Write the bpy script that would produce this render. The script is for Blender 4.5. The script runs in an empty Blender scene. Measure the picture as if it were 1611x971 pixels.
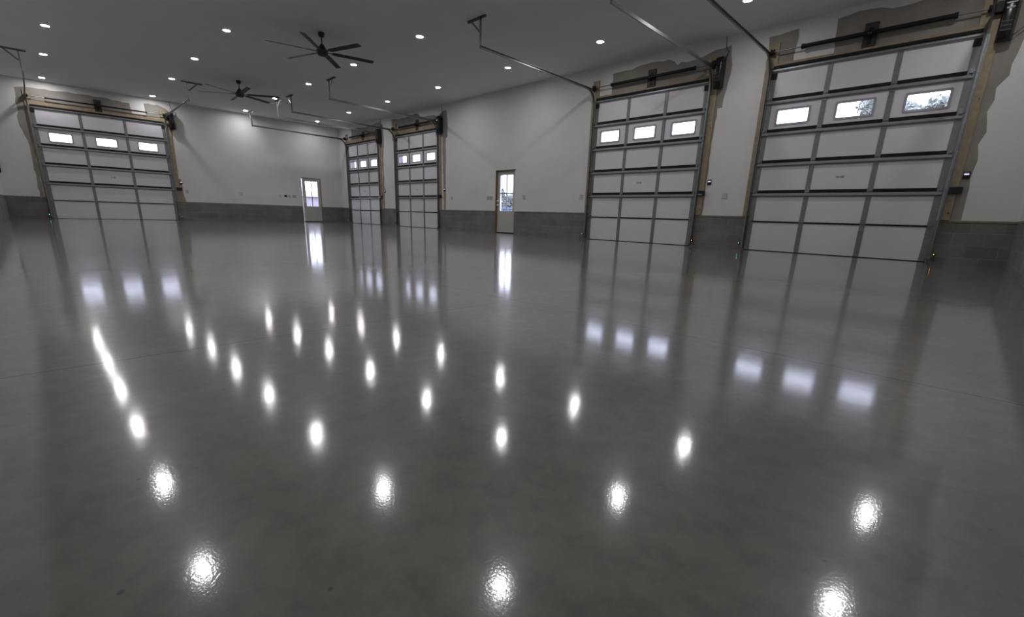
import bpy, bmesh, math, random
from mathutils import Vector, Matrix
random.seed(7)
SC = bpy.context.scene
COL = SC.collection
PI = math.pi

# ------------------------------------------------------------------ camera, world, exposure
EXPOSURE = 0.0
LAMP = 290.0                       # radiance of a ceiling light's lens
LAMP_COL = (1.0, 0.985, 0.985)
SKY = (0.77, 0.775, 1.0)
SKY_STRENGTH = 5.5

cam_d = bpy.data.cameras.new('camera')
cam = bpy.data.objects.new('camera', cam_d)
COL.objects.link(cam)
r = Vector((0.71185602, 0.70166886, 0.03036145))
u = Vector((-0.20271382, 0.16388255, 0.96542717))
f = Vector((-0.67243447, 0.69339983, -0.25889875))
m = Matrix((r, u, -f)).transposed().to_4x4()
m.translation = Vector((23.18758, -11.14104, 0.57571))
cam.matrix_world = m
cam_d.sensor_fit = 'HORIZONTAL'
cam_d.sensor_width = 36.0
cam_d.lens = 711.168 / 1611.0 * 36.0
cam_d.shift_y = (530.787 - 485.5) / 1611.0
cam_d.clip_start = 0.02
cam_d.clip_end = 300
SC.camera = cam

w = bpy.data.worlds.new('world')
SC.world = w
w.use_nodes = True
bg = w.node_tree.nodes['Background']
bg.inputs[0].default_value = (*SKY, 1)
bg.inputs[1].default_value = SKY_STRENGTH

SC.view_settings.view_transform = 'Standard'
SC.view_settings.look = 'None'
SC.view_settings.exposure = EXPOSURE
SC.view_settings.gamma = 1.0
SC.view_settings.use_curve_mapping = False
SC.cycles.max_bounces = 10
SC.cycles.diffuse_bounces = 6
SC.cycles.glossy_bounces = 5
SC.cycles.transparent_max_bounces = 12
SC.cycles.caustics_reflective = False
SC.cycles.caustics_refractive = False
SC.cycles.sample_clamp_indirect = 6.0
SC.cycles.use_denoising = True

# ------------------------------------------------------------------ materials
def new_mat(name):
    mt = bpy.data.materials.new(name)
    mt.use_nodes = True
    nt = mt.node_tree
    b = nt.nodes['Principled BSDF']
    return mt, nt, b

def coords(nt, scale=(1, 1, 1), kind='Object'):
    tc = nt.nodes.new('ShaderNodeTexCoord')
    mp = nt.nodes.new('ShaderNodeMapping')
    mp.inputs['Scale'].default_value = scale
    nt.links.new(tc.outputs[kind], mp.inputs[0])
    return mp.outputs[0]

def noise(nt, vec, scale, detail=4, rough=0.55):
    n = nt.nodes.new('ShaderNodeTexNoise')
    n.inputs['Scale'].default_value = scale
    n.inputs['Detail'].default_value = detail
    n.inputs['Roughness'].default_value = rough
    nt.links.new(vec, n.inputs['Vector'])
    return n.outputs[0]

def ramp(nt, fac, stops):
    n = nt.nodes.new('ShaderNodeValToRGB')
    e = n.color_ramp.elements
    while len(e) < len(stops):
        e.new(0.5)
    for k, (p, c) in enumerate(stops):
        e[k].position = p
        e[k].color = (*c, 1) if len(c) == 3 else c
    nt.links.new(fac, n.inputs[0])
    return n.outputs[0]

def mix(nt, fac, a, b, mode='MIX'):
    n = nt.nodes.new('ShaderNodeMix')
    n.data_type = 'RGBA'
    n.blend_type = mode
    for s, v in ((0, fac), (6, a), (7, b)):
        if isinstance(v, (int, float)):
            n.inputs[s].default_value = v
        elif isinstance(v, tuple):
            n.inputs[s].default_value = (*v, 1)
        else:
            nt.links.new(v, n.inputs[s])
    return n.outputs[2]

def math_node(nt, op, a, b=None, c=None):
    n = nt.nodes.new('ShaderNodeMath')
    n.operation = op
    for k, v in enumerate((a, b, c)):
        if v is None:
            continue
        if isinstance(v, (int, float)):
            n.inputs[k].default_value = v
        else:
            nt.links.new(v, n.inputs[k])
    return n.outputs[0]

def bump(nt, h, strength, dist, b):
    n = nt.nodes.new('ShaderNodeBump')
    n.inputs['Strength'].default_value = strength
    n.inputs['Distance'].default_value = dist
    nt.links.new(h, n.inputs['Height'])
    nt.links.new(n.outputs[0], b.inputs['Normal'])
    nt.links.new(n.outputs[0], b.inputs['Coat Normal'])

def simple(name, c, rough=0.5, metal=0.0, var=0.08, scale=6.0, spec=0.5, stretch=(1, 1, 1)):
    mt, nt, b = new_mat(name)
    nz = noise(nt, coords(nt, stretch), scale)
    lo = tuple(max(0, x * (1 - var)) for x in c)
    hi = tuple(min(1, x * (1 + var)) for x in c)
    nt.links.new(ramp(nt, nz, [(0.3, lo), (0.7, hi)]), b.inputs['Base Color'])
    b.inputs['Roughness'].default_value = rough
    b.inputs['Metallic'].default_value = metal
    b.inputs['Specular IOR Level'].default_value = spec
    return mt

def emissive(name, c, strength):
    mt, nt, b = new_mat(name)
    b.inputs['Base Color'].default_value = (0.8, 0.8, 0.8, 1)
    b.inputs['Emission Color'].default_value = (*c, 1)
    b.inputs['Emission Strength'].default_value = strength
    return mt

M = {}
M['paint'] = simple('white_wall_paint', (0.70, 0.69, 0.69), 0.75, var=0.025, scale=1.3, spec=0.2)
M['ceiling'] = simple('white_ceiling_paint', (0.86, 0.85, 0.855), 0.85, var=0.02, scale=0.8, spec=0.15)
M['bare'] = simple('unpainted_drywall', (0.29, 0.27, 0.245), 0.85, var=0.12, scale=2.2, spec=0.15)
M['steel'] = simple('galvanized_steel', (0.23, 0.24, 0.245), 0.34, 0.7, var=0.22, scale=28)
M['stile'] = simple('galvanized_stile', (0.21, 0.22, 0.225), 0.45, 0.4, var=0.15, scale=34)
M['strut'] = simple('galvanized_strut', (0.25, 0.26, 0.27), 0.4, 0.35, var=0.12, scale=24)
M['panel'] = simple('white_door_skin', (0.71, 0.70, 0.745), 0.45, var=0.02, scale=3, spec=0.35)
M['bezel'] = simple('window_bezel_plastic', (0.38, 0.38, 0.41), 0.5, var=0.03)
M['rubber'] = simple('black_rubber', (0.012, 0.012, 0.013), 0.7, var=0.2, spec=0.25)
M['black'] = simple('black_steel', (0.012, 0.012, 0.013), 0.55, var=0.2, spec=0.25)
M['gloss_black'] = simple('black_gloss_plastic', (0.008, 0.008, 0.010), 0.26, var=0.2)
M['fan'] = simple('matte_black_fan', (0.014, 0.015, 0.015), 0.5, var=0.15)
M['darkwood'] = simple('dark_stained_board', (0.045, 0.032, 0.024), 0.7, var=0.3, scale=9, stretch=(6, 6, 0.8))
M['doorpaint'] = simple('grey_primed_door', (0.50, 0.485, 0.455), 0.5, var=0.03, spec=0.3)
M['frame'] = simple('bare_timber_frame', (0.17, 0.115, 0.07), 0.7, var=0.25, scale=8, stretch=(5, 5, 0.6))
M['darkframe'] = simple('dark_bronze_frame', (0.10, 0.095, 0.09), 0.55, var=0.1)
M['white_trim'] = simple('white_trim', (0.75, 0.75, 0.76), 0.5, var=0.02)
M['satin'] = simple('satin_nickel', (0.92, 0.92, 0.93), 0.35, 0.0, var=0.05)
M['plate'] = simple('grey_wall_plate', (0.43, 0.425, 0.42), 0.6, var=0.04)
M['wire'] = simple('dark_cable_jacket', (0.05, 0.048, 0.045), 0.6, var=0.1)
M['bluegrey'] = simple('blue_grey_reflection', (0.16, 0.22, 0.30), 0.4, var=0.1)  # colour of the bluish reflection painted on one lock case
M['smudge'] = simple('grey_ink_mark', (0.36, 0.36, 0.37), 0.6, var=0.2, scale=60)
M['cable'] = simple('steel_cable', (0.25, 0.25, 0.25), 0.4, 0.8, var=0.1)
M['lens'] = emissive('led_lens', LAMP_COL, LAMP)
M['screen'] = emissive('violet_display', (0.62, 0.5, 1.0), 1.3)
M['led_green'] = emissive('green_led', (0.12, 1.0, 0.5), 9.0)
M['led_amber'] = emissive('amber_led', (1.0, 0.35, 0.05), 6.0)
M['siding'] = simple('grey_blue_metal_siding', (0.34, 0.33, 0.36), 0.8, spec=0.05, var=0.05, scale=3, stretch=(1, 14, 0.2))
M['fascia'] = simple('white_fascia', (0.7, 0.7, 0.72), 0.5, var=0.03)
M['redroof'] = simple('faded_red_siding', (0.36, 0.20, 0.19), 0.8, spec=0.05, var=0.08, scale=5)
M['bluetarp'] = simple('blue_painted_steel', (0.15, 0.19, 0.28), 0.8, var=0.1, spec=0.05)
M['gravel'] = simple('pale_gravel', (0.22, 0.21, 0.20), 0.9, var=0.3, scale=12)
M['leaf'] = simple('grey_green_leaf', (0.24, 0.265, 0.245), 0.9, var=0.3, scale=1.5, spec=0.0)
M['bark'] = simple('grey_bark', (0.12, 0.10, 0.08), 0.9, var=0.3, scale=8)
M['reveal'] = simple('pale_blue_grey_reveal', (0.20, 0.19, 0.21), 0.6, var=0.04)

# pine boards with grain and knots
mt, nt, b = new_mat('raw_pine_board')
v = coords(nt, (3, 3, 3))
g = noise(nt, coords(nt, (9, 9, 9)), 1.6, 5)
kn = nt.nodes.new('ShaderNodeTexVoronoi')
kn.inputs['Scale'].default_value = 1.1
nt.links.new(v, kn.inputs['Vector'])
knm = math_node(nt, 'LESS_THAN', kn.outputs['Distance'], 0.055)
basec = ramp(nt, g, [(0.25, (0.24, 0.185, 0.12)), (0.75, (0.39, 0.315, 0.22))])
nt.links.new(mix(nt, knm, basec, (0.08, 0.045, 0.022)), b.inputs['Base Color'])
b.inputs['Roughness'].default_value = 0.7
M['pine'] = mt

# greenish treated sill plate on the blocks
M['sill'] = simple('weathered_sill_plate', (0.24, 0.22, 0.15), 0.8, var=0.2, scale=7)

# grey concrete blocks: running bond from object coordinates
def block_material(axis):
    mt, nt, b = new_mat('grey_concrete_block_' + axis)
    tc = nt.nodes.new('ShaderNodeTexCoord')
    sp = nt.nodes.new('ShaderNodeSeparateXYZ')
    nt.links.new(tc.outputs['Object'], sp.inputs[0])
    cb = nt.nodes.new('ShaderNodeCombineXYZ')
    nt.links.new(sp.outputs[axis], cb.inputs[0])
    nt.links.new(math_node(nt, 'ADD', sp.outputs['Z'], 0.10), cb.inputs[1])
    br = nt.nodes.new('ShaderNodeTexBrick')
    br.inputs['Scale'].default_value = 1.0
    br.inputs['Mortar Size'].default_value = 0.006
    br.inputs['Mortar Smooth'].default_value = 0.2
    br.inputs['Brick Width'].default_value = 0.40
    br.inputs['Row Height'].default_value = 0.208
    br.inputs['Bias'].default_value = -0.1
    br.inputs['Color1'].default_value = (0.185, 0.184, 0.180, 1)
    br.inputs['Color2'].default_value = (0.235, 0.233, 0.227, 1)
    br.inputs['Mortar'].default_value = (0.255, 0.253, 0.246, 1)
    nt.links.new(cb.outputs[0], br.inputs['Vector'])
    n1 = noise(nt, tc.outputs['Object'], 2.4, 5)
    n2 = noise(nt, tc.outputs['Object'], 60, 2)
    c = mix(nt, 1.0, br.outputs['Color'], ramp(nt, n1, [(0.3, (0.80, 0.795, 0.79)), (0.72, (1.08, 1.07, 1.05))]), 'MULTIPLY')
    c = mix(nt, 1.0, c, ramp(nt, n2, [(0.3, (0.88, 0.88, 0.88)), (0.7, (1.08, 1.08, 1.08))]), 'MULTIPLY')
    nt.links.new(c, b.inputs['Base Color'])
    b.inputs['Roughness'].default_value = 0.85
    b.inputs['Specular IOR Level'].default_value = 0.2
    bump(nt, math_node(nt, 'ADD', n2, math_node(nt, 'MULTIPLY', br.outputs['Fac'], -1.0)), 0.4, 0.004, b)
    return mt
M['block_x'] = block_material('X')
M['block_y'] = block_material('Y')

# polished, sealed concrete with saw-cut joints
mt, nt, b = new_mat('polished_concrete')
oc = coords(nt)
n_big = noise(nt, oc, 0.32, 4, 0.5)
n_mid = noise(nt, oc, 1.7, 6, 0.6)
n_fin = noise(nt, oc, 14, 5, 0.65)
c = ramp(nt, n_mid, [(0.32, (0.136, 0.137, 0.122)), (0.5, (0.166, 0.164, 0.148)), (0.68, (0.193, 0.187, 0.170))])
c = mix(nt, 1.0, c, ramp(nt, n_big, [(0.35, (0.86, 0.87, 0.86)), (0.65, (1.10, 1.08, 1.07))]), 'MULTIPLY')
c = mix(nt, 1.0, c, ramp(nt, n_fin, [(0.3, (0.76, 0.76, 0.76)), (0.6, (1.05, 1.05, 1.05))]), 'MULTIPLY')
# small dark pits
vo = nt.nodes.new('ShaderNodeTexVoronoi')
vo.inputs['Scale'].default_value = 7.0
nt.links.new(oc, vo.inputs['Vector'])
pit = math_node(nt, 'LESS_THAN', vo.outputs['Distance'], 0.035)
c = mix(nt, math_node(nt, 'MULTIPLY', pit, 0.55), c, (0.03, 0.028, 0.025))
sp = nt.nodes.new('ShaderNodeSeparateXYZ')
nt.links.new(oc, sp.inputs[0])
wob = math_node(nt, 'MULTIPLY', math_node(nt, 'SUBTRACT', noise(nt, oc, 3.0, 3), 0.5), 0.02)
joints = None
for ax, pos in (('X', 20.985), ('Y', -8.865), ('X', 14.9), ('X', 8.8), ('Y', -3.4)):
    d = math_node(nt, 'ABSOLUTE', math_node(nt, 'SUBTRACT', math_node(nt, 'ADD', sp.outputs[ax], wob), pos))
    near = pos in (20.985, -8.865)
    j = math_node(nt, 'MULTIPLY', math_node(nt, 'LESS_THAN', d, 0.0050 if near else 0.004), 0.85 if near else 0.45)
    joints = j if joints is None else math_node(nt, 'MAXIMUM', joints, j)
c = mix(nt, joints, c, (0.035, 0.034, 0.031))
nt.links.new(c, b.inputs['Base Color'])
b.inputs['IOR'].default_value = 1.5
rr = nt.nodes.new('ShaderNodeMapRange')
nt.links.new(n_mid, rr.inputs[0])
rr.inputs[1].default_value = 0.3; rr.inputs[2].default_value = 0.7
rr.inputs[3].default_value = 0.072; rr.inputs[4].default_value = 0.10
nt.links.new(rr.outputs[0], b.inputs['Coat Roughness'])
b.inputs['Coat Weight'].default_value = 1.0
b.inputs['Coat IOR'].default_value = 1.5
b.inputs['Roughness'].default_value = 0.30
b.inputs['Specular IOR Level'].default_value = 0.22
h = math_node(nt, 'ADD', math_node(nt, 'MULTIPLY', noise(nt, oc, 170, 2, 0.5), 0.12), math_node(nt, 'MULTIPLY', noise(nt, oc, 4.5, 2), 0.5))
bump(nt, h, 1.0, 0.0007, b)
M['floor'] = mt

# window glass: thin, clear, slightly reflecting
mt = bpy.data.materials.new('clear_glass')
mt.use_nodes = True
nt = mt.node_tree
for n in list(nt.nodes):
    nt.nodes.remove(n)
out = nt.nodes.new('ShaderNodeOutputMaterial')
tr = nt.nodes.new('ShaderNodeBsdfTransparent')
tr.inputs[0].default_value = (0.95, 0.97, 0.97, 1)
gl = nt.nodes.new('ShaderNodeBsdfGlossy')
gl.inputs['Roughness'].default_value = 0.03
fr = nt.nodes.new('ShaderNodeFresnel')
fr.inputs[0].default_value = 1.45
ge = nt.nodes.new('ShaderNodeNewGeometry')
mx = nt.nodes.new('ShaderNodeMixShader')
nt.links.new(math_node(nt, 'MULTIPLY', fr.outputs[0], math_node(nt, 'SUBTRACT', 1.0, ge.outputs['Backfacing'])), mx.inputs[0])
nt.links.new(tr.outputs[0], mx.inputs[1])
nt.links.new(gl.outputs[0], mx.inputs[2])
nt.links.new(mx.outputs[0], out.inputs[0])
M['glass'] = mt

# ------------------------------------------------------------------ mesh helper
class MB:
    def __init__(self):
        self.v = []; self.f = []; self.mi = []; self.sm = []
    def add(self, vs, fs, mi=0, smooth=False):
        n = len(self.v)
        self.v += [tuple(p) for p in vs]
        for q in fs:
            self.f.append(tuple(n + k for k in q)); self.mi.append(mi); self.sm.append(smooth)
        return self
    def box(self, x0, x1, y0, y1, z0, z1, mi=0):
        vs = [(x, y, z) for z in (z0, z1) for y in (y0, y1) for x in (x0, x1)]
        return self.add(vs, [(0, 2, 3, 1), (4, 5, 7, 6), (0, 1, 5, 4), (2, 6, 7, 3), (0, 4, 6, 2), (1, 3, 7, 5)], mi)
    def tube(self, pts, rad, n=8, mi=0, caps=True, up=(0, 0, 1)):
        pts = [Vector(p) for p in pts]
        rads = rad if isinstance(rad, (list, tuple)) else [rad] * len(pts)
        prof = [(math.cos(2 * PI * k / n), math.sin(2 * PI * k / n)) for k in range(n)]
        return self.sweep(pts, prof, rads, mi, True, caps, up)
    def sweep(self, pts, prof, rads=None, mi=0, smooth=False, caps=True, up=(0, 0, 1)):
        pts = [Vector(p) for p in pts]
        rads = rads or [1.0] * len(pts)
        n = len(prof); vs = []
        T = []
        for k in range(len(pts)):
            a = pts[max(0, k - 1)]; c = pts[min(len(pts) - 1, k + 1)]
            T.append((c - a).normalized())
        U = Vector(up)
        if abs(T[0].dot(U)) > 0.95:
            U = Vector((1, 0, 0)) if abs(T[0].x) < 0.9 else Vector((0, 1, 0))
        s = T[0].cross(U).normalized(); t = s.cross(T[0])
        for k, p in enumerate(pts):
            if k:
                ax = T[k - 1].cross(T[k])
                if ax.length > 1e-6:
                    R = Matrix.Rotation(T[k - 1].angle(T[k]), 3, ax.normalized())
                    s = R @ s; t = R @ t
            for (a, c) in prof:
                vs.append(p + (s * a + t * c) * rads[k])
        fs = []
        for k in range(len(pts) - 1):
            for q in range(n):
                q2 = (q + 1) % n
                fs.append((k * n + q, k * n + q2, (k + 1) * n + q2, (k + 1) * n + q))
        self.add(vs, fs, mi, smooth)
        if caps:
            self.add(vs[:n], [tuple(range(n - 1, -1, -1))], mi)
            self.add(vs[-n:], [tuple(range(n))], mi)
        return self
    def lathe(self, prof, n=24, mi=0, o=(0, 0, 0), smooth=True):
        vs = []; fs = []
        for (rd, z) in prof:
            for k in range(n):
                a = 2 * PI * k / n
                vs.append((o[0] + rd * math.cos(a), o[1] + rd * math.sin(a), o[2] + z))
        for k in range(len(prof) - 1):
            for q in range(n):
                q2 = (q + 1) % n
                fs.append((k * n + q, k * n + q2, (k + 1) * n + q2, (k + 1) * n + q))
        return self.add(vs, fs, mi, smooth)
    def poly(self, pts, mi=0):
        return self.add(pts, [tuple(range(len(pts)))], mi)
    def xf(self, mat):
        self.v = [tuple(mat @ Vector(p)) for p in self.v]
        return self
    def build(self, name, mats, parent=None, bevel=0, loc=None, tri=False, seg=2):
        me = bpy.data.meshes.new(name)
        me.from_pydata(self.v, [], self.f)
        ms = mats if isinstance(mats, (list, tuple)) else [mats]
        for x in ms:
            me.materials.append(x)
        for k, p in enumerate(me.polygons):
            p.material_index = self.mi[k]; p.use_smooth = self.sm[k]
        bm = bmesh.new(); bm.from_mesh(me)
        bmesh.ops.recalc_face_normals(bm, faces=bm.faces)
        if bevel:
            bmesh.ops.remove_doubles(bm, verts=bm.verts, dist=1e-5)
            bmesh.ops.bevel(bm, geom=[e for e in bm.edges if len(e.link_faces) == 2 and e.calc_face_angle() > 0.6],
                            offset=bevel, segments=seg, affect='EDGES', clamp_overlap=True)
        bm.to_mesh(me); bm.free(); me.update()
        o = bpy.data.objects.new(name, me)
        COL.objects.link(o)
        if parent:
            o.parent = parent
        if loc:
            o.location = loc
        return o

def empty(name, label, cat, loc=(0, 0, 0), rz=0, group=None):
    o = bpy.data.objects.new(name, None)
    COL.objects.link(o)
    o.empty_display_size = 0.1
    o.location = loc; o.rotation_euler = (0, 0, rz)
    o['label'] = label; o['category'] = cat
    if group:
        o['group'] = group
    return o

def tag(o, label, cat, group=None, kind=None):
    o['label'] = label; o['category'] = cat
    if group:
        o['group'] = group
    if kind:
        o['kind'] = kind
    return o

def structure(o, label=None):
    o['kind'] = 'structure'
    if label:
        o['label'] = label
    return o

def copy_tree(o, parent=None):
    c = o.copy(); COL.objects.link(c); c.parent = parent
    for ch in list(o.children):
        copy_tree(ch, c)
    return c

# ------------------------------------------------------------------ room dimensions (metres)
XR, YL, H, BLK = 23.727, -11.79, 4.472, 0.735
TH = 0.30
GD = 3.658                                      # garage door height
D = {1: (0.855, 3.767), 2: (5.203, 8.163), 3: (15.292, 18.354), 4: (19.625, 22.728)}
D0 = (-10.732, -7.071)
PA = (11.375, 12.325)
PB = (-2.04, -1.088)
PH = 2.05

structure(MB().box(-0.3, XR + 0.3, YL - 0.3, 0.3, -0.15, 0.0).build('floor', M['floor']), 'polished grey concrete floor with glossy sealer')
structure(MB().box(-0.3, XR + 0.3, YL - 0.3, 0.3, H, H + 0.12).build('ceiling', M['ceiling']), 'flat white painted ceiling')

def wall_mesh(a0, a1, holes, z0, z1, put, mi=0, mb=None):
    """panels of a wall running a0..a1 with rectangular holes (lo, hi, top); put(mb, lo, hi, zlo, zhi)"""
    mb = mb or MB()
    cur = a0
    for lo, hi, top in sorted(holes):
        put(mb, cur, lo, z0, z1)
        if top < z1:
            put(mb, lo, hi, max(top, z0), z1)
        cur = hi
    put(mb, cur, a1, z0, z1)
    return mb

holesA = [(D[k][0] - 0.01, D[k][1] + 0.01, GD) for k in D] + [(PA[0], PA[1], PH)]
holesB = [(D0[0] - 0.01, D0[1] + 0.01, GD), (PB[0], PB[1], PH)]
putA = lambda mb, lo, hi, za, zb: mb.box(lo, hi, 0.0, TH, za, zb)
putB = lambda mb, lo, hi, za, zb: mb.box(-TH, 0.0, lo, hi, za, zb)

def ragged(pts, step=0.14, amp=0.022, seed=1):
    rnd = random.Random(seed); out = []
    for k in range(len(pts)):
        a = pts[k]; c = pts[(k + 1) % len(pts)]
        L = math.hypot(c[0] - a[0], c[1] - a[1]); n = max(1, int(L / step))
        for q in range(n):
            t = q / n
            j = amp if 0 < q else 0
            out.append((a[0] + (c[0] - a[0]) * t + rnd.uniform(-j, j), a[1] + (c[1] - a[1]) * t + rnd.uniform(-j, j)))
    return out

# bare drywall left round the garage doors (x or y along the wall, z)
patchA = [
    [(15.756, 3.68), (15.756, 4.24), (16.31, 4.235), (16.67, 4.29), (17.285, 4.28), (17.52, 4.12), (17.60, 4.17), (17.93, 4.15), (18.14, 4.19), (18.39, 4.26), (18.72, 4.285), (18.79, 3.9), (18.75, 3.55), (18.70, 3.06), (18.59, 3.05), (18.56, 2.0), (18.56, 0.74), (18.50, 0.74), (18.45, 3.68)],
    [(20.66, 3.70), (20.63, 4.33), (20.95, 4.38), (21.6, 4.30), (22.3, 4.38), (23.0, 4.36), (23.17, 4.05), (23.17, 3.3), (23.14, 2.96), (23.03, 2.80), (23.05, 2.62), (23.00, 2.45), (23.06, 2.14), (23.00, 1.95), (23.03, 1.82), (23.05, 1.70), (23.02, 1.42), (23.04, 1.1), (23.05, 0.74), (22.83, 0.74), (22.83, 3.70)],
    [(19.50, 3.66), (19.47, 4.28), (20.00, 4.315), (20.0, 3.7)],
    [(4.98, 3.68), (4.93, 4.36), (5.6, 4.30), (6.4, 4.33), (6.77, 4.36), (7.05, 4.22), (7.95, 4.17), (8.12, 4.07), (8.45, 4.24), (8.68, 4.26), (8.76, 3.66), (8.73, 3.33), (8.63, 3.30), (8.60, 0.74), (8.5, 0.74), (8.4, 3.68)],
    [(1.30, 3.68), (1.32, 4.29), (1.85, 4.34), (2.5, 4.27), (3.2, 4.31), (3.96, 4.36), (4.22, 4.2), (4.22, 3.35), (4.14, 2.9), (4.12, 0.74), (4.0, 0.74), (4.0, 3.68)],
    [(4.92, 3.5), (4.92, 4.0), (5.10, 4.0), (5.10, 3.5)],
]
patchB = [
    [(-11.06, 3.0), (-10.98, 4.16), (-10.55, 4.22), (-9.85, 4.24), (-9.2, 4.26), (-8.84, 4.25), (-8.05, 4.20), (-8.0, 3.69), (-10.8, 3.69), (-10.86, 0.74), (-10.95, 0.74), (-10.93, 2.4)],
    [(-7.62, 3.69), (-7.62, 4.26), (-7.2, 4.29), (-6.95, 4.18), (-6.72, 3.95), (-6.68, 3.50), (-6.86, 3.40), (-6.90, 1.62), (-6.80, 1.62), (-6.79, 1.1), (-6.72, 0.74), (-6.9, 0.74), (-7.0, 3.69)],
]
mbA = wall_mesh(0.0, XR, holesA, BLK, H, putA)
for k, p in enumerate(patchA):
    mbA.poly([(x, -0.0015 - 0.0003 * k, z) for x, z in ragged(p, seed=k)], 1)
structure(mbA.build('wall_right', [M['paint'], M['bare']]), 'white painted right wall above the blocks with bare patches')
mbB = wall_mesh(YL, 0.0, holesB, BLK, H, putB)
for k, p in enumerate(patchB):
    mbB.poly([(0.0015 + 0.0003 * k, y, z) for y, z in ragged(p, seed=9 + k)], 1)
structure(mbB.build('wall_back', [M['paint'], M['bare']]), 'white painted far wall above the blocks with bare patches')
structure(MB().box(-TH, XR + TH, YL - TH, YL, BLK, H).build('wall_left', M['paint']), 'white painted left wall')
structure(MB().box(XR, XR + TH, YL, TH, BLK, H).build('wall_front', M['paint']), 'white painted wall at the camera end')

ZB = BLK - 0.03
structure(wall_mesh(0.0, XR, holesA, 0.0, ZB, lambda mb, lo, hi, a, c: mb.box(lo, hi, -0.004, TH, a, c)).build('trim_1', M['block_x']), 'grey concrete block base of the right wall')
structure(wall_mesh(YL, 0.0, holesB, 0.0, ZB, lambda mb, lo, hi, a, c: mb.box(-TH, 0.004, lo, hi, a, c)).build('trim_2', M['block_y']), 'grey concrete block base of the far wall')
structure(MB().box(-TH, XR + TH, YL - TH, YL + 0.004, 0, ZB).build('trim_3', M['block_x']), 'grey concrete block base of the left wall')
structure(MB().box(XR - 0.004, XR + TH, YL, 0.0, 0, ZB).build('trim_4', M['block_y']), 'grey concrete block base of the wall at the camera end')
structure(wall_mesh(0.0, XR, holesA, ZB, BLK, lambda mb, lo, hi, a, c: mb.box(lo, hi, -0.014, TH, a, c)).build('trim_5', M['sill']), 'weathered timber sill plate on the right wall blocks')
structure(wall_mesh(YL, 0.0, holesB, ZB, BLK, lambda mb, lo, hi, a, c: mb.box(-TH, 0.010, lo, hi, a, c)).build('trim_6', M['sill']), 'weathered timber sill plate on the far wall blocks')
structure(MB().box(-TH, XR + TH, YL - TH, YL + 0.012, ZB, BLK).build('trim_7', M['sill']), 'weathered timber sill plate on the left wall blocks')
structure(MB().box(XR - 0.012, XR + TH, YL, 0.0, ZB, BLK).build('trim_8', M['sill']), 'weathered timber sill plate on the blocks at the camera end')

# ------------------------------------------------------------------ garage doors
SEC = GD / 6
def rounded(w2, h2, rad, n=5):
    out = []
    for cx, cz, a0 in ((w2 - rad, h2 - rad, 0), (-w2 + rad, h2 - rad, 90), (-w2 + rad, -h2 + rad, 180), (w2 - rad, -h2 + rad, 270)):
        for k in range(n + 1):
            a = math.radians(a0 + 90 * k / n)
            out.append((cx + rad * math.cos(a), cz + rad * math.sin(a)))
    return out

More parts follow.
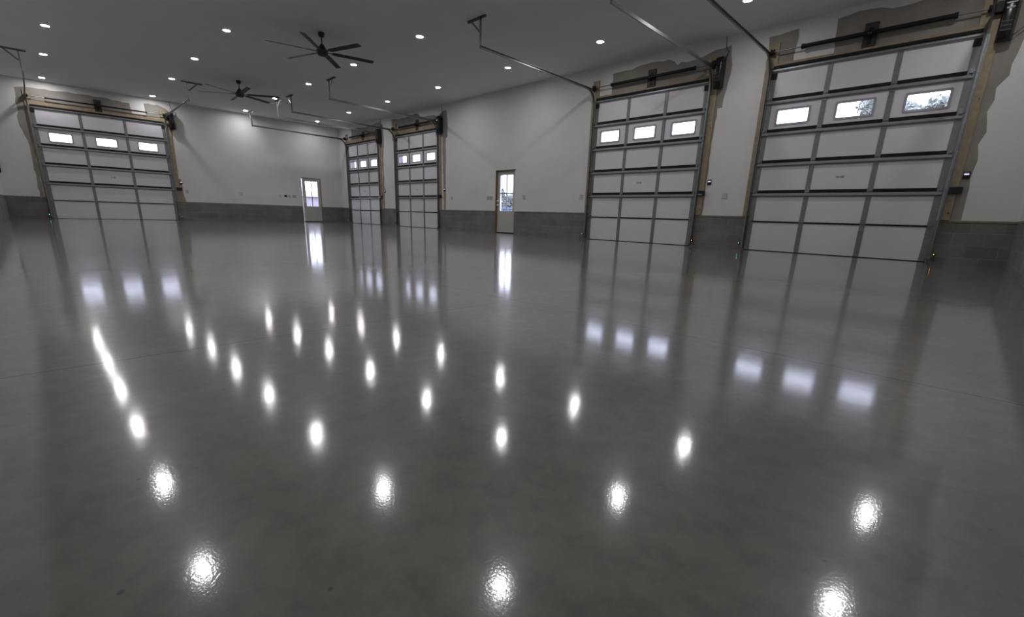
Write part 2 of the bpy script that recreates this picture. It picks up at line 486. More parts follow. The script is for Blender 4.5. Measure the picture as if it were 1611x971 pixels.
def garage_door(where, W, loc, rz):
    """origin at the middle of the threshold; the room is at local -y"""
    root = empty('garage_door', 'white six-section ' + where, 'garage door', loc, rz, 'sectional garage doors')
    hw = W / 2
    st = [-hw / 3, hw / 3]
    ww, wh, wz = 0.285, 0.135, SEC * 4 + 0.285      # window half sizes and centre height
    wcs = [-hw * 2 / 3 + (0.01 if W > 3.3 else 0.0), 0.0, hw * 2 / 3 - (0.01 if W > 3.3 else 0.0)]
    for k in range(6):
        z0, z1 = k * SEC + (0.0 if k else 0.003), (k + 1) * SEC
        mb = MB()
        if k == 4:
            xs = [-hw]
            for c in wcs:
                xs += [c - ww, c + ww]
            xs.append(hw)
            for q in range(0, len(xs), 2):
                mb.box(xs[q], xs[q + 1], 0.0, 0.045, wz - wh, wz + wh)
            mb.box(-hw, hw, 0.0, 0.045, z0, wz - wh)
            mb.box(-hw, hw, 0.0, 0.045, wz + wh, z1)
        else:
            mb.box(-hw, hw, 0.0, 0.045, z0, z1)
        s = mb.build('section', M['panel'], root)
        # black joint edge of the section, shown between the stiles
        jb = MB()
        e = [-hw + 0.09, st[0] - 0.045, st[0] + 0.045, st[1] - 0.045, st[1] + 0.045, hw - 0.09]
        if k:
            for q in (0, 2, 4):
                jb.box(e[q], e[q + 1], -0.012, 0.0, z0 - 0.002, z0 + (0.060 if k > 1 else 0.030))
            jb.build('joint_strip', M['rubber'], s)
        else:
            MB().box(-hw + 0.001, hw - 0.001, -0.004, 0.042, 0.0005, 0.014).build('bottom_seal', M['rubber'], s)
        # stiles
        for c, wd in ((st[0], 0.042), (st[1], 0.042), (-hw + 0.05, 0.05), (hw - 0.05, 0.05)):
            sb = MB().box(c - wd, c + wd, -0.010, 0.001, z0 + (0.0 if k else 0.01), z1)
            if abs(c) > hw * 0.6:                     # perforation dimples on end stiles
                for q in range(5):
                    zz = z0 + 0.09 + q * 0.10
                    sb.box(c - 0.008, c + 0.008, -0.0125, -0.009, zz, zz + 0.03)
            sb.build('stile', M['stile'], s)
        if k == 4:
            for c in wcs:
                outer = rounded(ww + 0.028, wh + 0.028, 0.028); inner = rounded(ww - 0.008, wh - 0.008, 0.022)
                fb = MB(); n = len(outer)
                vs = [(c + x, y, wz + z) for (ring, y) in ((outer, 0.0), (outer, -0.012), (inner, -0.008), (inner, 0.03)) for x, z in ring]
                fs = []
                for L in range(3):
                    for q in range(n):
                        q2 = (q + 1) % n
                        fs.append((L * n + q, L * n + q2, (L + 1) * n + q2, (L + 1) * n + q))
                fb.add(vs, fs).build('window_frame', M['bezel'], s)
                MB().box(c - ww + 0.001, c + ww - 0.001, 0.02, 0.026, wz - wh + 0.001, wz + wh - 0.001).build('window_pane', M['glass'], s)
    # stiffening struts, one below each joint and at the top
    for k in (6, 5, 4, 3, 2):
        zt = k * SEC - 0.006
        prof = [(0.0, 0), (-0.010, 0), (-0.012, -0.018), (-0.036, -0.022), (-0.038, -0.048), (-0.014, -0.062), (-0.010, -0.074), (0.0, -0.074)]
        vs = []
        for x in (-hw + 0.01, hw - 0.01):
            for (y, z) in prof:
                vs.append((x, y - 0.010, zt + z))
        n = len(prof)
        fs = [(q, (q + 1) % n, n + (q + 1) % n, n + q) for q in range(n)] + [tuple(range(n)), tuple(range(2 * n - 1, n - 1, -1))]
        MB().add(vs, fs).build('strut', M['strut'], root)
    # hinges on the centre stiles and roller hinges on the end stiles
    for k in range(1, 6):
        zz = k * SEC
        for c in st:
            hb = MB().box(c - 0.035, c + 0.035, -0.016, -0.009, zz - 0.005, zz + 0.07)
            hb.box(c - 0.035, c + 0.035, -0.020, -0.009, zz - 0.11, zz - 0.085)
            hb.tube([(c - 0.036, -0.022, zz + 0.02), (c + 0.036, -0.022, zz + 0.02)], 0.009, 8)
            hb.build('hinge', M['steel'], root)
        for sx in (-1, 1):
            c = sx * (hw - 0.04)
            hb = MB().box(c - 0.035, c + 0.035, -0.018, -0.009, zz - 0.03, zz + 0.10)
            hb.box(c - 0.02, c + 0.02, -0.065, -0.012, zz + 0.01, zz + 0.05)
            hb.tube([(c, -0.058, zz + 0.03), (sx * (hw + 0.045), -0.058, zz + 0.03)], 0.006, 8)
            hb.tube([(sx * (hw + 0.030), -0.058, zz + 0.03), (sx * (hw + 0.048), -0.058, zz + 0.03)], 0.018, 12)
            hb.build('roller_hinge', M['steel'], root)
    for sx in (-1, 1):
        c = sx * (hw - 0.06)
        MB().box(c - 0.05, c + 0.05, -0.03, -0.009, GD - 0.20, GD - 0.09).build('top_bracket', M['black'], root)
        MB().box(c - 0.045, c + 0.045, -0.03, -0.009, 0.01, 0.08).build('bottom_bracket', M['steel'], root)
    # small grey ink mark at the centre of the fourth section from the top
    zc = SEC * 2 + 0.29
    mk = MB()
    for dx, dz, a, c_ in ((-0.045, 0.0, 0.030, 0.022), (-0.01, 0.008, 0.02, 0.012), (0.04, 0.004, 0.028, 0.026), (0.02, -0.008, 0.02, 0.010)):
        mk.poly([(dx + a * math.cos(t * PI / 4), -0.0012, zc + dz + c_ * math.sin(t * PI / 4)) for t in range(8)])
    mk.build('printed_mark', M['smudge'], root)
    # exterior reveal of the opening is structure; the rubber head seal hangs on the header
    return root

def header_seal(W, loc, rz, n):
    o = MB().box(-W / 2 + 0.03, W / 2 - 0.03, -0.055, 0.0, GD - 0.005, GD + 0.04).build('trim_%d' % n, M['rubber'])
    o.location = loc; o.rotation_euler = (0, 0, rz)
    structure(o, 'black rubber seal across the top of a garage door')
    return o

def lumber(W, loc, rz, n, head_top, jw, rtop=4.12, ljw=0.11):
    """raw pine boards round one garage door"""
    hw = W / 2
    mb = MB().box(-hw - 0.02, hw + 0.02, -0.036, 0.0, GD + 0.005, head_top)
    mb.box(hw + 0.02, hw + 0.02 + jw, -0.036, 0.0, BLK + 0.001, rtop)
    mb.box(-hw - ljw, -hw - 0.005, -0.036, 0.0, BLK + 0.001, GD + 0.005)
    mb.box(-hw - ljw + 0.015, -hw + 0.085, -0.037, 0.0, GD + 0.005, rtop + 0.01)
    mb.box(hw - 0.10, hw + 0.02, -0.037, 0.0, head_top, rtop - 0.01)
    o = mb.build('trim_%d' % n, M['pine'], bevel=0.003)
    o.location = loc; o.rotation_euler = (0, 0, rz)
    structure(o, 'raw pine header and jambs round a garage door')
    # pale reveal of the opening outside the door
    rv = MB().box(-hw - 0.01, -hw + 0.004, 0.05, TH + 0.02, 0, GD).box(hw - 0.004, hw + 0.01, 0.05, TH + 0.02, 0, GD).box(-hw, hw, 0.05, TH + 0.02, GD - 0.004, GD + 0.01)
    o = rv.build('trim_%d' % (n + 20), M['reveal'])
    o.location = loc; o.rotation_euler = (0, 0, rz)
    structure(o, 'pale blue grey outer reveal of a garage door opening')

TZ = 3.90                                       # height of the horizontal tracks
def track(where, side, W, loc, rz, length=4.18):
    sx = -1 if side == 'left' else 1
    root = empty('door_track', '%s galvanized lift track of %s' % (side, where), 'track', loc, rz, 'garage door lift tracks')
    X = sx * (W / 2 + 0.036)
    # J shaped channel profile, local (a across, b away from wall)
    R = 0.36
    path = [(X, -0.068, 0.06), (X, -0.068, TZ - R - 0.8), (X, -0.068, TZ - R)]
    for k in range(1, 10):
        a = k / 10 * PI / 2
        path.append((X, -0.068 - R * (1 - math.cos(a)), TZ - R + R * math.sin(a)))
    path += [(X, -0.068 - R, TZ), (X, -2.2, TZ + 0.01)]
    ve = path[:3]; ho = path[2:] + [(X, -length, TZ + 0.02)]
    def chan(pts):
        c = 0.027; t = 0.004; d = 0.015
        # opening faces the door (towards -sx)
        pr = [(-d * sx, c), (d * sx, c), (d * sx, -c), (-d * sx, -c), (-d * sx, -c + t), ((d - t) * sx, -c + t), ((d - t) * sx, c - t), (-d * sx, c - t)]
        out = MB(); vs = []; n = len(pr)
        P = [Vector(p) for p in pts]
        for k, p in enumerate(P):
            T = (P[min(k + 1, len(P) - 1)] - P[max(k - 1, 0)]).normalized()
            N = Vector((1, 0, 0)).cross(T).normalized()
            for a, b_ in pr:
                vs.append(p + Vector((a, 0, 0)) + N * b_)
        fs = []
        for k in range(len(P) - 1):
            for q in range(n):
                q2 = (q + 1) % n
                fs.append((k * n + q, k * n + q2, (k + 1) * n + q2, (k + 1) * n + q))
        fs += [tuple(range(n)), tuple(range(len(vs) - 1, len(vs) - n - 1, -1))]
        return out.add(vs, fs)
    chan(ve).build('vertical_track', M['steel'], root)
    chan(ho).build('horizontal_track', M['steel'], root)
    # wall angle the vertical track bolts to
    ab = MB().box(X + sx * 0.018, X + sx * 0.022, -0.085, -0.005, 0.05, TZ - 0.3)
    ab.box(min(X + sx * 0.018, X + sx * 0.032), max(X + sx * 0.018, X + sx * 0.032), -0.041, -0.037, 0.75, TZ - 0.3)
    for k in range(7):
        zz = 0.3 + k * 0.5
        ab.box(min(X + sx * 0.010, X + sx * 0.018), max(X + sx * 0.010, X + sx * 0.018), -0.098, -0.03, zz, zz + 0.05)
    ab.build('wall_angle', M['steel'], root)
    # reinforcing angle above the curve, running back to the wall
    rb = MB().box(X + sx * 0.020, X + sx * 0.024, -1.3, -0.03, TZ - 0.005, TZ + 0.035)
    rb.box(min(X, X + sx * 0.024), max(X, X + sx * 0.024), -1.3, -0.03, TZ + 0.032, TZ + 0.036)
    rb.build('reinforcing_angle', M['steel'], root)
    # hanger at the free end: T on the ceiling, drop and diagonal brace
    hy = -length + 0.02
    hb = MB().box(X + sx * 0.020, X + sx * 0.024, hy - 0.018, hy + 0.018, TZ - 0.01, H - 0.006)
    hb.box(min(X + sx * 0.0, X + sx * 0.024), max(X, X + sx * 0.024), hy + 0.016, hy + 0.020, TZ + 0.0, H - 0.006)
    hb.build('hanger', M['steel'], root)
    t0, t1 = X - sx * 0.14, X + sx * 0.44
    tb = MB().box(min(t0, t1), max(t0, t1), hy - 0.02, hy + 0.02, H - 0.006, H - 0.001)
    tb.box(min(t0, t1), max(t0, t1), hy + 0.018, hy + 0.022, H - 0.04, H - 0.001)
    tb.build('ceiling_angle', M['steel'], root)
    db = MB().sweep([(X + sx * 0.03, hy - 0.004, TZ + 0.30), (X + sx * 0.31, hy - 0.004, H - 0.015)], [(-0.018, -0.002), (0.018, -0.002), (0.018, 0.002), (-0.018, 0.002)], up=(0, 1, 0))
    db.build('diagonal_brace', M['steel'], root)
    MB().box(X - 0.012, X + 0.012, -length - 0.002, -length + 0.004, TZ - 0.01, TZ + 0.05).build('end_stop', M['steel'], root)
    return root

def springs(where, W, loc, rz, cx, sr, ea, ec):
    root = empty('torsion_spring_assembly', 'black torsion springs above ' + where, 'torsion spring', loc, rz, 'torsion spring assemblies')
    hw = W / 2; Z = 3.942; Y = -0.125
    MB().tube([(-hw - 0.03, Y, Z), (hw + 0.12, Y, Z)], 0.0127, 10).build('shaft', M['cable'], root)
    for a, c in ((-hw + ea, cx - 0.03), (cx + 0.03, hw - ec)):
        n = int((c - a) / 0.016)
        pts = []; rads = []
        for k in range(2 * n + 1):
            pts.append((a + (c - a) * k / (2 * n), Y, Z)); rads.append(sr if k % 2 else sr * 0.86)
        MB().tube(pts, rads, 10).build('spring', M['black'], root)
        e = a if a < cx - 0.1 else c
        MB().tube([(e - 0.025, Y, Z), (e + 0.025, Y, Z)], sr * 1.15, 12).build('winding_cone', M['black'], root)
    MB().box(cx - 0.10, cx + 0.10, -0.040, 0.0, 3.735, 4.135).build('mounting_board', M['darkwood'], root, bevel=0.003)
    pb = MB().box(cx - 0.035, cx + 0.035, -0.046, -0.040, 3.78, 4.05)
    pb.box(cx - 0.003, cx + 0.003, Y - 0.02, -0.040, Z - 0.05, Z + 0.05)
    pb.build('centre_bracket', M['black'], root)
    for sx in (-1, 1):
        x = sx * (hw + 0.005)
        prof = [(0.02, -0.03), (0.052, -0.03), (0.052, -0.022), (0.044, -0.018), (0.044, 0.018), (0.056, 0.024), (0.056, 0.03), (0.02, 0.03)]
        db = MB().lathe(prof, 18)
        db.xf(Matrix.Translation((x, Y, Z)) @ Matrix.Rotation(PI / 2 * sx, 4, 'Y'))
        db.build('cable_drum', M['black'], root)
        x2 = sx * (hw + 0.048)
        MB().box(x2 - 0.003, x2 + 0.003, -0.17, -0.036, Z - 0.075, Z + 0.055).build('end_bearing_plate', M['steel'], root)
        MB().tube([(x - sx * 0.0, Y + 0.046, Z), (sx * (hw - 0.0), -0.05, 0.08)], 0.0022, 6).build('lift_cable', M['cable'], root)
    return root

def opener(where, W, loc, rz, cable):
    hw = W / 2
    root = empty('garage_door_opener', 'black opener box at ' + where, 'garage door opener', loc, rz, 'wall-mounted garage door openers')
    x0, x1 = hw + 0.135, hw + 0.315
    # D-shaped tall housing: rounded front, tapered bottom
    mb = MB(); vs = []
    zs = [3.45, 3.47, 3.60, 3.95, 4.02, 4.05]
    dep = [0.12, 0.165, 0.20, 0.20, 0.18, 0.14]
    n = 12; ring = []
    for z, dp in zip(zs, dep):
        pts = [(x0, -0.04)]
        for k in range(n + 1):
            a = PI * k / n
            ca = math.cos(a); sa = math.sin(a)
            px = (x0 + x1) / 2 - (x1 - x0) / 2 * (abs(ca) ** 0.5) * (1 if ca > 0 else -1)
            pts.append((px, -0.04 - dp * (sa ** 0.45)))
        pts.append((x1, -0.04))
        ring.append([(p[0], p[1], z) for p in pts])
    L = len(ring[0])
    vs = [p for rg in ring for p in rg]
    fs = []
    for k in range(len(ring) - 1):
        for q in range(L):
            q2 = (q + 1) % L
            fs.append((k * L + q, k * L + q2, (k + 1) * L + q2, (k + 1) * L + q))
    mb.add(vs, fs, smooth=True)
    mb.add(ring[0], [tuple(range(L))]); mb.add(ring[-1], [tuple(range(L - 1, -1, -1))])
    mb.build('housing', M['gloss_black'], root)
    for z in (3.56, 3.62, 3.68, 3.93):
        MB().box(x0 + 0.03, x1 - 0.03, -0.249, -0.236, z, z + 0.018).build('front_rib', M['gloss_black'], root, bevel=0.004)
    MB().box(x0 + 0.045, x1 - 0.045, -0.247, -0.236, 3.86, 3.885).build('badge_plate', M['gloss_black'], root)
    MB().box(hw + 0.055, x0 + 0.004, -0.17, -0.05, 3.86, 4.01).build('drive_collar', M['black'], root, bevel=0.006)
    MB().box(x0 + 0.02, x1 - 0.02, -0.045, -0.0, 3.50, 4.02).build('back_bracket', M['black'], root)
    if cable:
        MB().tube([(hw + 0.30, -0.08, 4.0), (hw + 0.34, -0.05, 4.10), (hw + 0.33, -0.03, 4.17), (hw + 0.275, -0.02, 4.25), (hw + 0.26, -0.02, 4.36), (hw + 0.25, -0.03, H)], 0.006, 8).build('power_cord', M['wire'], root)
        MB().tube([(hw + 0.30, -0.10, 4.02), (hw + 0.36, -0.06, 4.16)], [0.015, 0.009], 8).build('plug', M['wire'], root)
    else:
        pts = []
        for k in range(13):
            t = k / 12
            pts.append((hw + 0.30 + 0.30 * math.sin(PI * t) + 0.10 * t, -0.06 - 0.03 * math.sin(PI * t), 3.50 + 0.97 * t))
        MB().tube(pts, 0.006, 8).build('power_cord', M['wire'], root)
    return root

def keypad(where, W, loc, rz, off):
    hw = W / 2
    root = empty('wall_control', 'lit violet-screen wall control of ' + where, 'wall control', loc, rz, 'lit wall controls')
    x0, x1 = hw + off, hw + off + 0.09
    MB().box(x0, x1, -0.022, 0.0, 1.415, 1.535).build('case', M['gloss_black'], root, bevel=0.005)
    MB().box(x0 + 0.014, x1 - 0.014, -0.0245, -0.021, 1.480, 1.502).build('screen', M['screen'], root)
    MB().box(x0 + 0.018, x1 - 0.018, -0.0245, -0.021, 1.516, 1.522).build('indicator', M['plate'], root)
    MB().box(x0 + 0.014, x1 - 0.014, -0.025, -0.021, 1.430, 1.468).build('push_bar', M['black'], root, bevel=0.002)

def lock_box(where, W, loc, rz, label=False):
    hw = W / 2
    root = empty('door_lock', 'black bolt lock of ' + where, 'lock', loc, rz, 'automatic bolt locks')
    x0 = hw + 0.065
    MB().box(x0, x0 + 0.175, -0.105, -0.037, 1.175, 1.285).build('case', M['gloss_black'], root, bevel=0.008)
    MB().tube([(x0 - 0.05, -0.068, 1.23), (x0 + 0.01, -0.068, 1.23)], 0.009, 10).build('bolt', M['steel'], root)
    if label:  # bluish reflection on the case, put in as a coloured strip
        MB().box(x0 + 0.02, x0 + 0.12, -0.108, -0.104, 1.185, 1.215).build('reflection_strip', M['bluegrey'], root)

def sensor(where, side, W, loc, rz):
    sx = -1 if side == 'left' else 1
    X = sx * (W / 2 + 0.095)
    root = empty('safety_sensor', 'low %s safety sensor of %s' % (side, where), 'safety sensor', loc, rz, 'door safety sensors')
    MB().box(X - 0.022, X + 0.022, -0.125, -0.075, 0.115, 0.165).build('housing', M['gloss_black'], root, bevel=0.006)
    MB().box(min(X, X - sx * 0.035), max(X, X - sx * 0.035), -0.10, -0.096, 0.095, 0.12).build('bracket', M['steel'], root)
    MB().lathe([(0.0, 0.004), (0.0045, 0.003), (0.006, 0.0)], 10).xf(Matrix.Translation((X, -0.125, 0.145)) @ Matrix.Rotation(PI / 2, 4, 'X')).build('led', M['led_green'] if side == 'left' else M['led_amber'], root)
    MB().tube([(X, -0.08, 0.12), (X + sx * 0.02, -0.03, 0.06), (X + sx * 0.02, -0.012, 0.02)], 0.003, 6).build('wire', M['wire'], root)

DOORS = []
for k, wh in ((1, 'the right-wall garage door nearest the far corner'), (2, 'the right-wall garage door just left of the glazed entry'),
              (3, 'the right-wall garage door just right of the glazed entry'), (4, 'the right-wall garage door nearest the camera')):
    a, c = D[k]
    DOORS.append((wh, c - a, ((a + c) / 2, 0, 0), 0.0, k))
DOORS.append(('the wide garage door in the far wall', D0[1] - D0[0], (0, (D0[0] + D0[1]) / 2, 0), PI / 2, 0))
for idx, (wh, W, loc, rz, k) in enumerate(DOORS):
    plain = wh.replace('the ', '', 1)
    garage_door(plain, W, loc, rz)
    lumber(W, loc, rz, 20 + idx, 3.745 if k > 2 else 3.84, 0.17 if k != 4 else 0.155, ljw=0.13 if k != 0 else 0.10)
    header_seal(W, loc, rz, 30 + idx)
    for side in ('left', 'right'):
        track(wh, side, W, loc, rz)
        sensor(wh, side, W, loc, rz)
    springs(wh, W, loc, rz, *{1: (0.15, 0.031, 0.50, 0.37), 2: (0.14, 0.033, 0.49, 0.37), 3: (0.07, 0.038, 0.54, 0.35), 4: (0.02, 0.041, 0.53, 0.40), 0: (-0.065, 0.027, 0.44, 0.53)}[k])
    opener(wh, W, loc, rz, k != 4)
    keypad(wh, W, loc, rz, {0: 0.215, 1: 0.37, 2: 0.35, 3: 0.245, 4: 0.19}[k])
    lock_box(wh, W, loc, rz, k == 3)

# ------------------------------------------------------------------ glazed entry doors
def entry_door(n, W, loc, rz, label, mullions, gap, reveal_left):
    """origin mid threshold, room at local -y, handle on the left"""
    hw = W / 2
    root = bpy.data.objects.new('door_%d' % n, None)
    COL.objects.link(root); root.location = loc; root.rotation_euler = (0, 0, rz)
    structure(root, label)
    y0, y1 = (0.07, 0.115) if n == 2 else (0.012, 0.057)
    x0, x1 = -hw + 0.031 + gap, hw - 0.031
    gx0, gx1 = x0 + 0.115, x1 - 0.12
    gz0, gz1 = 0.715, 1.915
    # slab with opening
    mb = MB().box(x0, x1, y0, y1, 0.03, gz0).box(x0, x1, y0, y1, gz1, PH - 0.028).box(x0, gx0, y0, y1, gz0, gz1).box(gx1, x1, y0, y1, gz0, gz1)
    if n == 2:
        for z in (0.30, 0.57):
            mb.box(x0 + 0.01, x1 - 0.01, y0 - 0.004, y0, z, z + 0.006)
    mb.build('slab', M['doorpaint'], root)
    gb = MB()
    for a, c, za, zb in ((gx0, gx1, gz0, gz0 + 0.025), (gx0, gx1, gz1 - 0.025, gz1), (gx0, gx0 + 0.025, gz0, gz1), (gx1 - 0.025, gx1, gz0, gz1)):
        gb.box(a, c, y0 - 0.006, y0 + 0.02, za, zb)
    gb.build('glazing_bead', M['white_trim'], root)
    cx = (gx0 + gx1) / 2
    mm = MB().box(cx - 0.016, cx + 0.016, y0 - 0.002, y0 + 0.03, gz0, gz1)
    if mullions == 4:
        mm.box(gx0, gx1, y0 - 0.002, y0 + 0.03, 1.292, 1.324)
    mm.build('muntin', M['bezel'], root)
    MB().box(gx0, gx1, y0 + 0.020, y0 + 0.026, gz0, gz1).build('window_pane', M['glass'], root)
    MB().box(-hw + 0.03, hw - 0.03, y0 - 0.008, 0.16, 0.0, 0.029).build('threshold', M['rubber'], root)
    # frame
    fb = MB().box(-hw, hw, 0.0, 0.14, PH - 0.028, PH)
    fb.build('head_jamb', M['darkframe'], root)
    MB().box(-hw, -hw + 0.03, 0.0, 0.14, 0, PH - 0.028).build('left_jamb', M['frame'] if reveal_left else M['white_trim'], root)
    jb = MB().box(hw - 0.03, hw, 0.0, 0.14, BLK, PH - 0.028)
    jb.build('right_jamb', M['white_trim'] if reveal_left else M['frame'], root)
    MB().box(hw - 0.03, hw, 0.0, 0.14, 0.0, BLK).build('lower_right_jamb', M['darkframe'], root)
    hx = x0 + 0.045
    for z, rad in ((1.06, 0.028), (0.925, 0.026)):
        kb = MB().lathe([(0.0, 0.055), (rad * 0.8, 0.052), (rad, 0.038), (rad * 0.7, 0.02), (0.012, 0.012), (rad * 1.15, 0.006), (rad * 1.15, 0.0)], 18)
        kb.xf(Matrix.Translation((hx, y0, z)) @ Matrix.Rotation(PI / 2, 4, 'X'))
        kb.build('deadbolt' if z > 1 else 'door_handle', M['satin'], root)
    return root

entry_door(1, PB[1] - PB[0], (0, (PB[0] + PB[1]) / 2, 0), PI / 2, 'grey entry door with tall two-pane glass in the far wall', 2, 0.03, False)
entry_door(2, PA[1] - PA[0], ((PA[0] + PA[1]) / 2, 0, 0), 0.0, 'grey entry door with four-pane glass in the right wall', 4, 0.0, True)

# ------------------------------------------------------------------ wall plates
def plate(pos, rz, wd, ht, label, cat='outlet', gangs=1, dark=False):
    root = empty('wall_outlet' if cat == 'outlet' else 'light_switch', label, cat, pos, rz, None)
    MB().box(-wd / 2, wd / 2, -0.007, 0.0, -ht / 2, ht / 2).build('cover_plate', M['black'] if dark else M['plate'], root, bevel=0.002)
    for g in range(gangs):
        x = (g - (gangs - 1) / 2) * (wd / gangs)
        if cat == 'outlet':
            for z in (-0.022, 0.022):
                MB().box(x - 0.016, x + 0.016, -0.010, -0.006, z - 0.014, z + 0.014).build('socket', M['white_trim'] if not dark else M['gloss_black'], root, bevel=0.003)
        else:
            MB().box(x - 0.016, x + 0.016, -0.011, -0.006, -0.032, 0.032).build('rocker', M['plate'] if not dark else M['gloss_black'], root, bevel=0.002)
plate((8.98, 0, 1.165), 0, 0.08, 0.12, 'grey outlet on the right wall just right of the second garage door')
plate((11.10, 0, 1.16), 0, 0.30, 0.12, 'wide grey switch plate left of the four-pane entry door', 'light switch', 5)
plate((12.723, 0, 1.175), 0, 0.12, 0.12, 'grey double outlet right of the four-pane entry door', gangs=2)
plate((15.00, 0, 1.166), 0, 0.12, 0.12, 'grey double outlet just left of the third right-wall garage door', gangs=2)
plate((19.03, 0, 1.165), 0, 0.12, 0.12, 'grey double outlet between the two nearest garage doors', gangs=2)
plate((0, -6.645, 1.15), PI / 2, 0.08, 0.12, 'grey outlet on the far wall right of the wide garage door')
plate((0, -4.65, 1.155), PI / 2, 0.12, 0.12, 'grey double outlet alone in the middle of the far wall', gangs=2)
plate((0, -3.045, 1.16), PI / 2, 0.08, 0.12, 'grey outlet on the far wall left of the black switch plate')
plate((0, -2.787, 1.165), PI / 2, 0.13, 0.085, 'black switch plate on the far wall left of the entry door', 'light switch', 2, True)
plate((0, -2.62, 1.165), PI / 2, 0.08, 0.12, 'grey switch plate on the far wall right of the black plate', 'light switch', 1)
plate((0, -2.40, 1.165), PI / 2, 0.17, 0.12, 'grey triple switch plate beside the two-pane entry door', 'light switch', 3)

# black box at the left edge of the far wall
bx = empty('control_box', 'small black box on the far wall beside the left corner', 'control box', (0, -11.757, 1.64), PI / 2)
MB().box(-0.030, 0.030, -0.05, 0.0, -0.18, 0.24).build('case', M['black'], bx, bevel=0.006)
MB().box(-0.022, 0.022, -0.054, -0.049, -0.16, 0.22).build('cover', M['black'], bx, bevel=0.002)

# ------------------------------------------------------------------ ceiling lights
rows = [(-1.49, 'in the row beside the garage doors'), (-4.335, 'in the second row out from the right wall'),
        (-7.41, 'in the third row out from the right wall'), (-10.295, 'in the row beside the left wall')]
xs = [0.90, 4.12, 7.14, 10.19, 13.35, 16.33, 19.49, 22.90]
fixx = {(0, 0): 1.07, (1, 0): 0.75, (2, 0): 0.62, (3, 0): 0.64}
ordn = ['farthest', 'second farthest', 'third farthest', 'fourth farthest', 'fourth nearest', 'third nearest', 'second nearest', 'nearest']
proto = None
for rI, (y, rl) in enumerate(rows):
    for cI, x in enumerate(xs):
        x = fixx.get((rI, cI), x)
        if proto is None:
            L = empty('ceiling_light', '', 'ceiling light', (x, y, H), 0, 'recessed ceiling lights')
            MB().lathe([(0.070, -0.004), (0.076, -0.008), (0.092, -0.006), (0.095, 0.0)], 32).build('trim_ring', M['white_trim'], L)
            MB().lathe([(0.0001, -0.0055), (0.045, -0.0055), (0.070, -0.004)], 32).build('lens', M['lens'], L)
            proto = L
        else:
            L = copy_tree(proto)
        L.location = (x, y, H)
        L['label'] = '%s round recessed ceiling light %s' % (ordn[cI], rl)

# ------------------------------------------------------------------ ceiling fans
def fan(x, y, az, label):
    root = empty('ceiling_fan', label, 'ceiling fan', (x, y, H), math.radians(az), 'black six-blade ceiling fans')
    MB().lathe([(0.0, -0.095), (0.025, -0.095), (0.055, -0.085), (0.068, -0.05), (0.070, -0.004), (0.0, -0.004)], 24).build('canopy', M['fan'], root)
    MB().tube([(0, 0, -0.09), (0, 0, -0.27)], 0.013, 12).build('downrod', M['fan'], root)
    MB().lathe([(0.0, -0.225), (0.022, -0.225), (0.045, -0.25), (0.075, -0.31), (0.105, -0.345), (0.125, -0.36), (0.128, -0.415), (0.115, -0.44), (0.10, -0.465), (0.06, -0.478), (0.0, -0.48)], 32).build('motor_housing', M['fan'], root)
    arm = MB().sweep([(0.10, 0, -0.392), (0.30, 0, -0.392)], [(-0.022, -0.004), (0.022, -0.004), (0.022, 0.004), (-0.022, 0.004)])
    bl = MB()
    # pitched blade with slight taper and thickness
    pts = [(0.22, 0.050), (0.28, 0.058), (0.7, 0.060), (1.13, 0.062), (1.165, 0.050)]
    pitch = math.radians(-12); vs = []
    for (rr_, hw_) in pts:
        for s in (-1, 1):
            for t in (-0.004, 0.004):
                vs.append((rr_, s * hw_ * math.cos(pitch) - t * math.sin(pitch), -0.392 + s * hw_ * math.sin(pitch) + t))
    fs = []
    for k in range(len(pts) - 1):
        a = 4 * k; c = a + 4
        fs += [(a, a + 1, c + 1, c), (a + 2, c + 2, c + 3, a + 3), (a + 1, a + 3, c + 3, c + 1), (a, c, c + 2, a + 2)]
    fs += [(0, 2, 3, 1), (16, 17, 19, 18)]
    bl.add(vs, fs)
    b0 = None
    for k in range(6):
        if b0 is None:
            b0 = bl.build('blade', M['fan'], root); a0 = arm.build('blade_arm', M['fan'], b0)
        else:
            b2 = b0.copy(); COL.objects.link(b2); b2.parent = root; b2.rotation_euler = (0, 0, k * PI / 3)
            a2 = a0.copy(); COL.objects.link(a2); a2.parent = b2
fan(11.79, -5.93, 17, 'large black six-blade ceiling fan nearer the camera')
fan(5.66, -5.94, -4, 'smaller-looking black six-blade ceiling fan farther away')

# ------------------------------------------------------------------ outside
structure(MB().box(-60, 60, -50, 70, -1.6, -1.5).build('ground', M['gravel']), 'pale gravel ground outside')
o = empty('neighbouring_building', 'long low grey-blue metal building seen through the far entry door', 'building', (-20, 7.0, -1.5))
MB().box(-8, 0, -12, 16, 0, 3.3).build('wall', M['siding'], o)
MB().box(-0.0, 0.35, -12.3, 16.3, 3.22, 3.62).build('fascia', M['fascia'], o)
MB().add([(0.3, -12.3, 3.62), (0.3, 16.3, 3.62), (-4, 16.3, 3.9), (-4, -12.3, 3.9), (-8.3, -12.3, 3.62), (-8.3, 16.3, 3.62)], [(0, 1, 2, 3), (3, 2, 5, 4)]).build('roof', M['fascia'], o)
o = empty('shed', 'small faded red shed with white roof edges beyond the far entry door', 'shed', (-14, 2.45, -1.5))
ap, ev, hw_ = 2.71, 1.55, 1.38
MB().add([(x, y, z) for x in (0, -2.4) for y, z in ((-hw_, 0), (hw_, 0), (hw_, ev), (0, ap), (-hw_, ev))],
         [(0, 1, 2, 3, 4), (5, 9, 8, 7, 6), (0, 5, 6, 1), (1, 6, 7, 2), (2, 7, 8, 3), (3, 8, 9, 4), (4, 9, 5, 0)]).build('body', M['redroof'], o)
rb = MB()
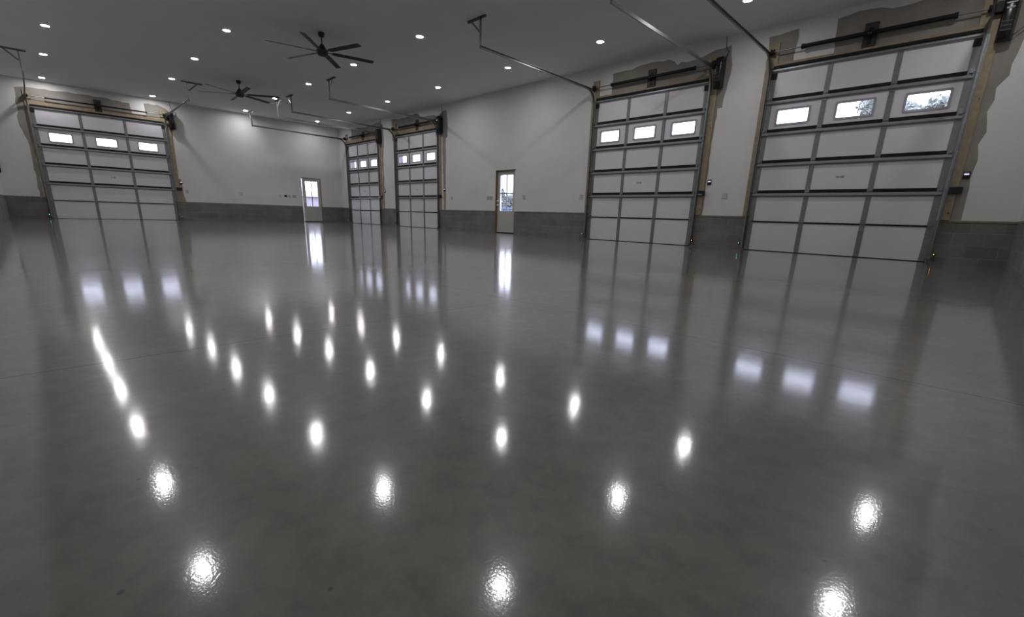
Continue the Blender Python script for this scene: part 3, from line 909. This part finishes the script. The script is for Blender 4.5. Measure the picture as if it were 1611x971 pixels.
for s in (-1, 1):
    rb.add([(x, s * (hw_ + 0.12) * t, ap + dz - (ap - ev) * (hw_ + 0.12) / hw_ * t) for x in (0.12, -2.5) for t in (0, 1) for dz in (0.0, 0.09)],
           [(0, 1, 3, 2), (4, 6, 7, 5), (0, 4, 5, 1), (2, 3, 7, 6), (1, 5, 7, 3), (0, 2, 6, 4)])
rb.build('roof', M['fascia'], o)
o = empty('waste_container', 'blue steel container outside the four-pane entry door', 'container', (-2.2, 14.3, -1.5))
MB().box(-2.2, 2.2, -0.9, 0.9, 0.15, 2.62).build('body', M['bluetarp'], o)
rb = MB()
for k in range(8):
    rb.box(-2.15 + k * 0.6, -2.07 + k * 0.6, -0.96, -0.9, 0.2, 2.55)
rb.box(-2.25, 2.25, -0.98, 0.98, 2.58, 2.68)
rb.build('ribs', M['bluetarp'], o)
MB().box(-2.1, 2.1, -0.7, -0.5, 0.0, 0.16).box(-2.1, 2.1, 0.5, 0.7, 0, 0.16).build('skids', M['black'], o)

def tree(x, y, h, rx, rz_, n, label, seed, trunk=0.16):
    rnd = random.Random(seed)
    root = empty('tree', label, 'tree', (x, y, -1.5), 0, 'trees outside')
    tb = MB().tube([(0, 0, 0), (0.1, 0.05, h * 0.3), (-0.05, 0, h * 0.6), (0.05, 0.05, h * 0.85)], [trunk, trunk * 0.8, trunk * 0.5, trunk * 0.2], 8)
    for k in range(9):
        a = rnd.uniform(0, 2 * PI); z0 = h * rnd.uniform(0.3, 0.65); q = rnd.uniform(0.5, 0.85)
        tb.tube([(0, 0, z0), (math.cos(a) * rx * q * 0.5, math.sin(a) * rx * q * 0.5, z0 + h * 0.12), (math.cos(a) * rx * q, math.sin(a) * rx * q, z0 + h * 0.2)], [trunk * 0.4, trunk * 0.25, trunk * 0.08], 6)
    tb.build('trunk', M['bark'], root)
    lb = MB(); cz = h - rz_
    clumps = []
    for k in range(60):
        while True:
            p = Vector((rnd.uniform(-1, 1), rnd.uniform(-1, 1), rnd.uniform(-1, 1)))
            if 0.35 < p.length < 1:
                break
        clumps.append((Vector((p.x * rx * 0.82, p.y * rx * 0.82, cz + p.z * rz_ * 0.82)), rnd.uniform(0.16, 0.30) * rx))
    for k in range(n):
        c, rd = rnd.choice(clumps)
        d = Vector((rnd.gauss(0, 1), rnd.gauss(0, 1), rnd.gauss(0, 1))).normalized() * rd * rnd.uniform(0.5, 1.05)
        p = c + d
        s = rnd.uniform(0.10, 0.17)
        a = Vector((rnd.gauss(0, 1), rnd.gauss(0, 1), rnd.gauss(0, 1))).normalized(); b_ = a.orthogonal().normalized()
        lb.add([p - a * s, p - b_ * s * 0.5, p + a * s, p + b_ * s * 0.5], [(0, 1, 2, 3)])
    lb.build('foliage', M['leaf'], root)
tree(20.75, 22.0, 9.35, 1.9, 2.7, 7500, 'leafy tree seen through the right window of the nearest garage door', 3)
tree(17.69, 29.0, 11.6, 2.0, 2.8, 6000, 'tree seen through the middle window of the nearest garage door', 4)
tree(20.3, 17.0, 7.35, 0.8, 1.6, 2000, 'slim tree outside between the views of two other leafy trees', 6)
tree(-14.6, 25.0, 5.6, 0.95, 2.1, 3600, 'narrow tree at the left of the four-pane entry door glass', 5, 0.1)
tree(-18.7, 32.0, 5.4, 2.3, 2.4, 6500, 'broad pale bush-like tree behind the blue container', 8, 0.1)
